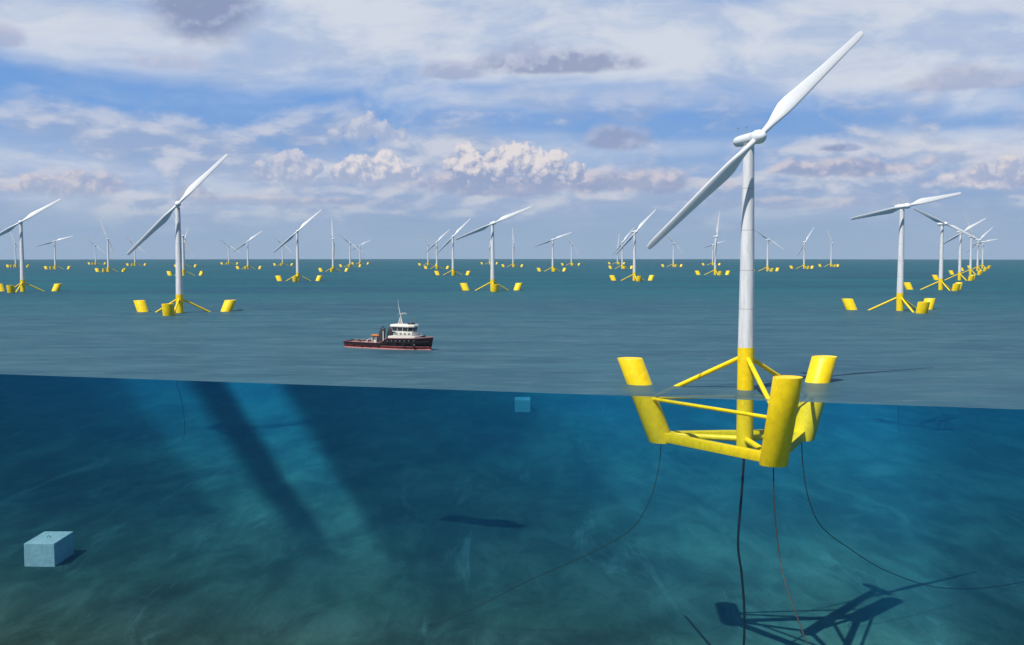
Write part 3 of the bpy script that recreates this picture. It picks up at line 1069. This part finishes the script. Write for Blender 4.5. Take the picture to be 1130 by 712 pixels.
    # side windows and portholes of the houses
    for sgn in (1, -1):
        for xx in (0.63, 0.68, 0.73, 0.78):
            bm = bmesh.new()
            y0, y1 = sorted((sgn * 3.46, sgn * 3.54))
            box(bm, (X(xx), y0, 7.1), (X(xx) + 1.1, y1, 8.0))
            mesh_obj('window', bm, M['glass'], house)
        for k in range(7):
            xx = 0.56 + 0.05 * k
            st_i = st[int(xx * 40)]
            bm = bmesh.new()
            tube(bm, (X(xx), sgn * (st_i[1] - 0.1), st_i[3] - 0.85), (X(xx), sgn * (st_i[1] + 0.06), st_i[3] - 0.85), 0.22, n=10)
            mesh_obj('porthole', bm, M['steel'], root)
    # masts
    bm = bmesh.new()
    mx0 = X(0.645)
    tube(bm, (mx0 - 0.7, -0.9, 12.0), (mx0, 0, 16.2), 0.22, 0.18)
    tube(bm, (mx0 - 0.7, 0.9, 12.0), (mx0, 0, 16.2), 0.22, 0.18)
    tube(bm, (mx0 + 1.0, 0, 12.0), (mx0, 0, 16.2), 0.26, 0.2)
    tube(bm, (mx0, 0, 16.0), (mx0 - 1.1, 0, 20.6), 0.2, 0.12)
    tube(bm, (mx0 - 1.1, 0, 20.5), (mx0 - 1.5, 0, 24.0), 0.09, 0.05)
    tube(bm, (mx0 - 0.2, -2.0, 16.9), (mx0 - 0.2, 2.0, 16.9), 0.1)
    tube(bm, (mx0 - 0.2, 0, 16.9), (mx0 + 3.6, 0, 17.2), 0.13, 0.1)
    mesh_obj('mast', bm, ws, root)
    bm = bmesh.new()
    box(bm, (mx0 + 1.6, -1.2, 17.35), (mx0 + 2.1, 1.2, 17.6), 0.05)
    tube(bm, (mx0 + 1.85, 0, 17.1), (mx0 + 1.85, 0, 17.4), 0.2)
    mesh_obj('radar', bm, ws, root)
    for yy in (-1.8, 1.6):
        bm = bmesh.new()
        tube(bm, (X(0.79), yy, 12.0), (X(0.79), yy, 16.4), 0.05, 0.03, 6)
        mesh_obj('antenna', bm, M['steel'], root)
    bm = bmesh.new()
    box(bm, (X(0.745), -1.4, 12.05), (X(0.80), 1.4, 12.9), 0.1)
    mesh_obj('roof_locker', bm, M['dark'], root)
    # funnels
    for yy in (2.3, -2.3):
        bm = bmesh.new()
        y0 = yy
        rings = []
        for z_, sx, sy, off in ((2.2, 1.9, 1.1, 0), (7.5, 1.8, 1.0, 0.8), (9.6, 1.5, 0.85, 1.3), (10.1, 1.0, 0.6, 1.4)):
            cx_ = X(0.435 if yy < 0 else 0.47) + off
            rings.append([Vector((cx_ + sx * cos(2 * pi * q / 16), y0 + sy * sin(2 * pi * q / 16), z_)) for q in range(16)])
        loft(bm, rings)
        f_ = mesh_obj('funnel', bm, M['dark'], root, True)
        bm = bmesh.new()
        for q in (-0.4, 0.4):
            tube(bm, (cx_ + q, y0, 9.9), (cx_ + q - 0.2, y0, 10.9), 0.22, n=10)
        mesh_obj('exhaust_pipe', bm, M['dark'], f_, True)
    # rescue boat in its cradle
    bm = bmesh.new()
    rings = []
    for s_, r_ in ((-2.2, 0.35), (-1.9, 0.8), (0, 1.0), (1.4, 0.85), (2.4, 0.2)):
        rings.append([Vector((X(0.375) + s_, -2.9 + r_ * cos(2 * pi * q / 12), 6.2 + 0.75 * r_ * sin(2 * pi * q / 12))) for q in range(12)])
    loft(bm, rings)
    mesh_obj('rescue_boat', bm, M['orange'], root, True)
    bm = bmesh.new()
    for xx in (0.345, 0.395):
        box(bm, (X(xx) - 0.15, -3.6, 2.2), (X(xx) + 0.15, -2.2, 5.5))
    mesh_obj('boat_cradle', bm, ws, root)
    bm = bmesh.new()
    tube(bm, (X(0.475), -3.0, 2.2), (X(0.475), -3.0, 8.6), 0.3, 0.24)
    tube(bm, (X(0.475), -3.0, 8.2), (X(0.43), -2.8, 7.1), 0.17, 0.12)
    mesh_obj('deck_crane', bm, ws, root)
    # winch, bollards, aft rail, tow bow
    bm = bmesh.new()
    box(bm, (X(0.34), -2.2, 2.0), (X(0.39), 2.2, 3.5), 0.2)
    tube(bm, (X(0.36), -2.6, 3.4), (X(0.36), 2.6, 3.4), 0.75, n=16)
    mesh_obj('winch', bm, ws, root, True)
    bm = bmesh.new()
    pts_ = [Vector((X(0.28), 4.4 * cos(pi * q / 16), 2.3 + 2.0 * sin(pi * q / 16))) for q in range(17)]
    path_tube(bm, pts_, 0.18, 8)
    mesh_obj('tow_bow', bm, ws, root, True)
    for xx in (0.08, 0.20):
        for yy in (-3.4, 3.4):
            bm = bmesh.new()
            tube(bm, (X(xx), yy, 2.3), (X(xx), yy, 3.5), 0.3, n=12)
            tube(bm, (X(xx) - 0.6, yy, 3.2), (X(xx) + 0.6, yy, 3.2), 0.14, n=8)
            mesh_obj('bollard', bm, M['dark'], root, True)
    bm = bmesh.new()
    tube(bm, (X(0.93), 0, 5.2), (X(0.93), 0, 7.3), 0.35, n=12)
    tube(bm, (X(0.90), -1.0, 6.3), (X(0.90), 1.0, 6.3), 0.5, n=12)
    mesh_obj('bow_winch', bm, M['dark'], root, True)
    tag(root, 'black and red tugboat with white wheelhouse and mast afloat in front of the turbines', 'tugboat')


make_tug()
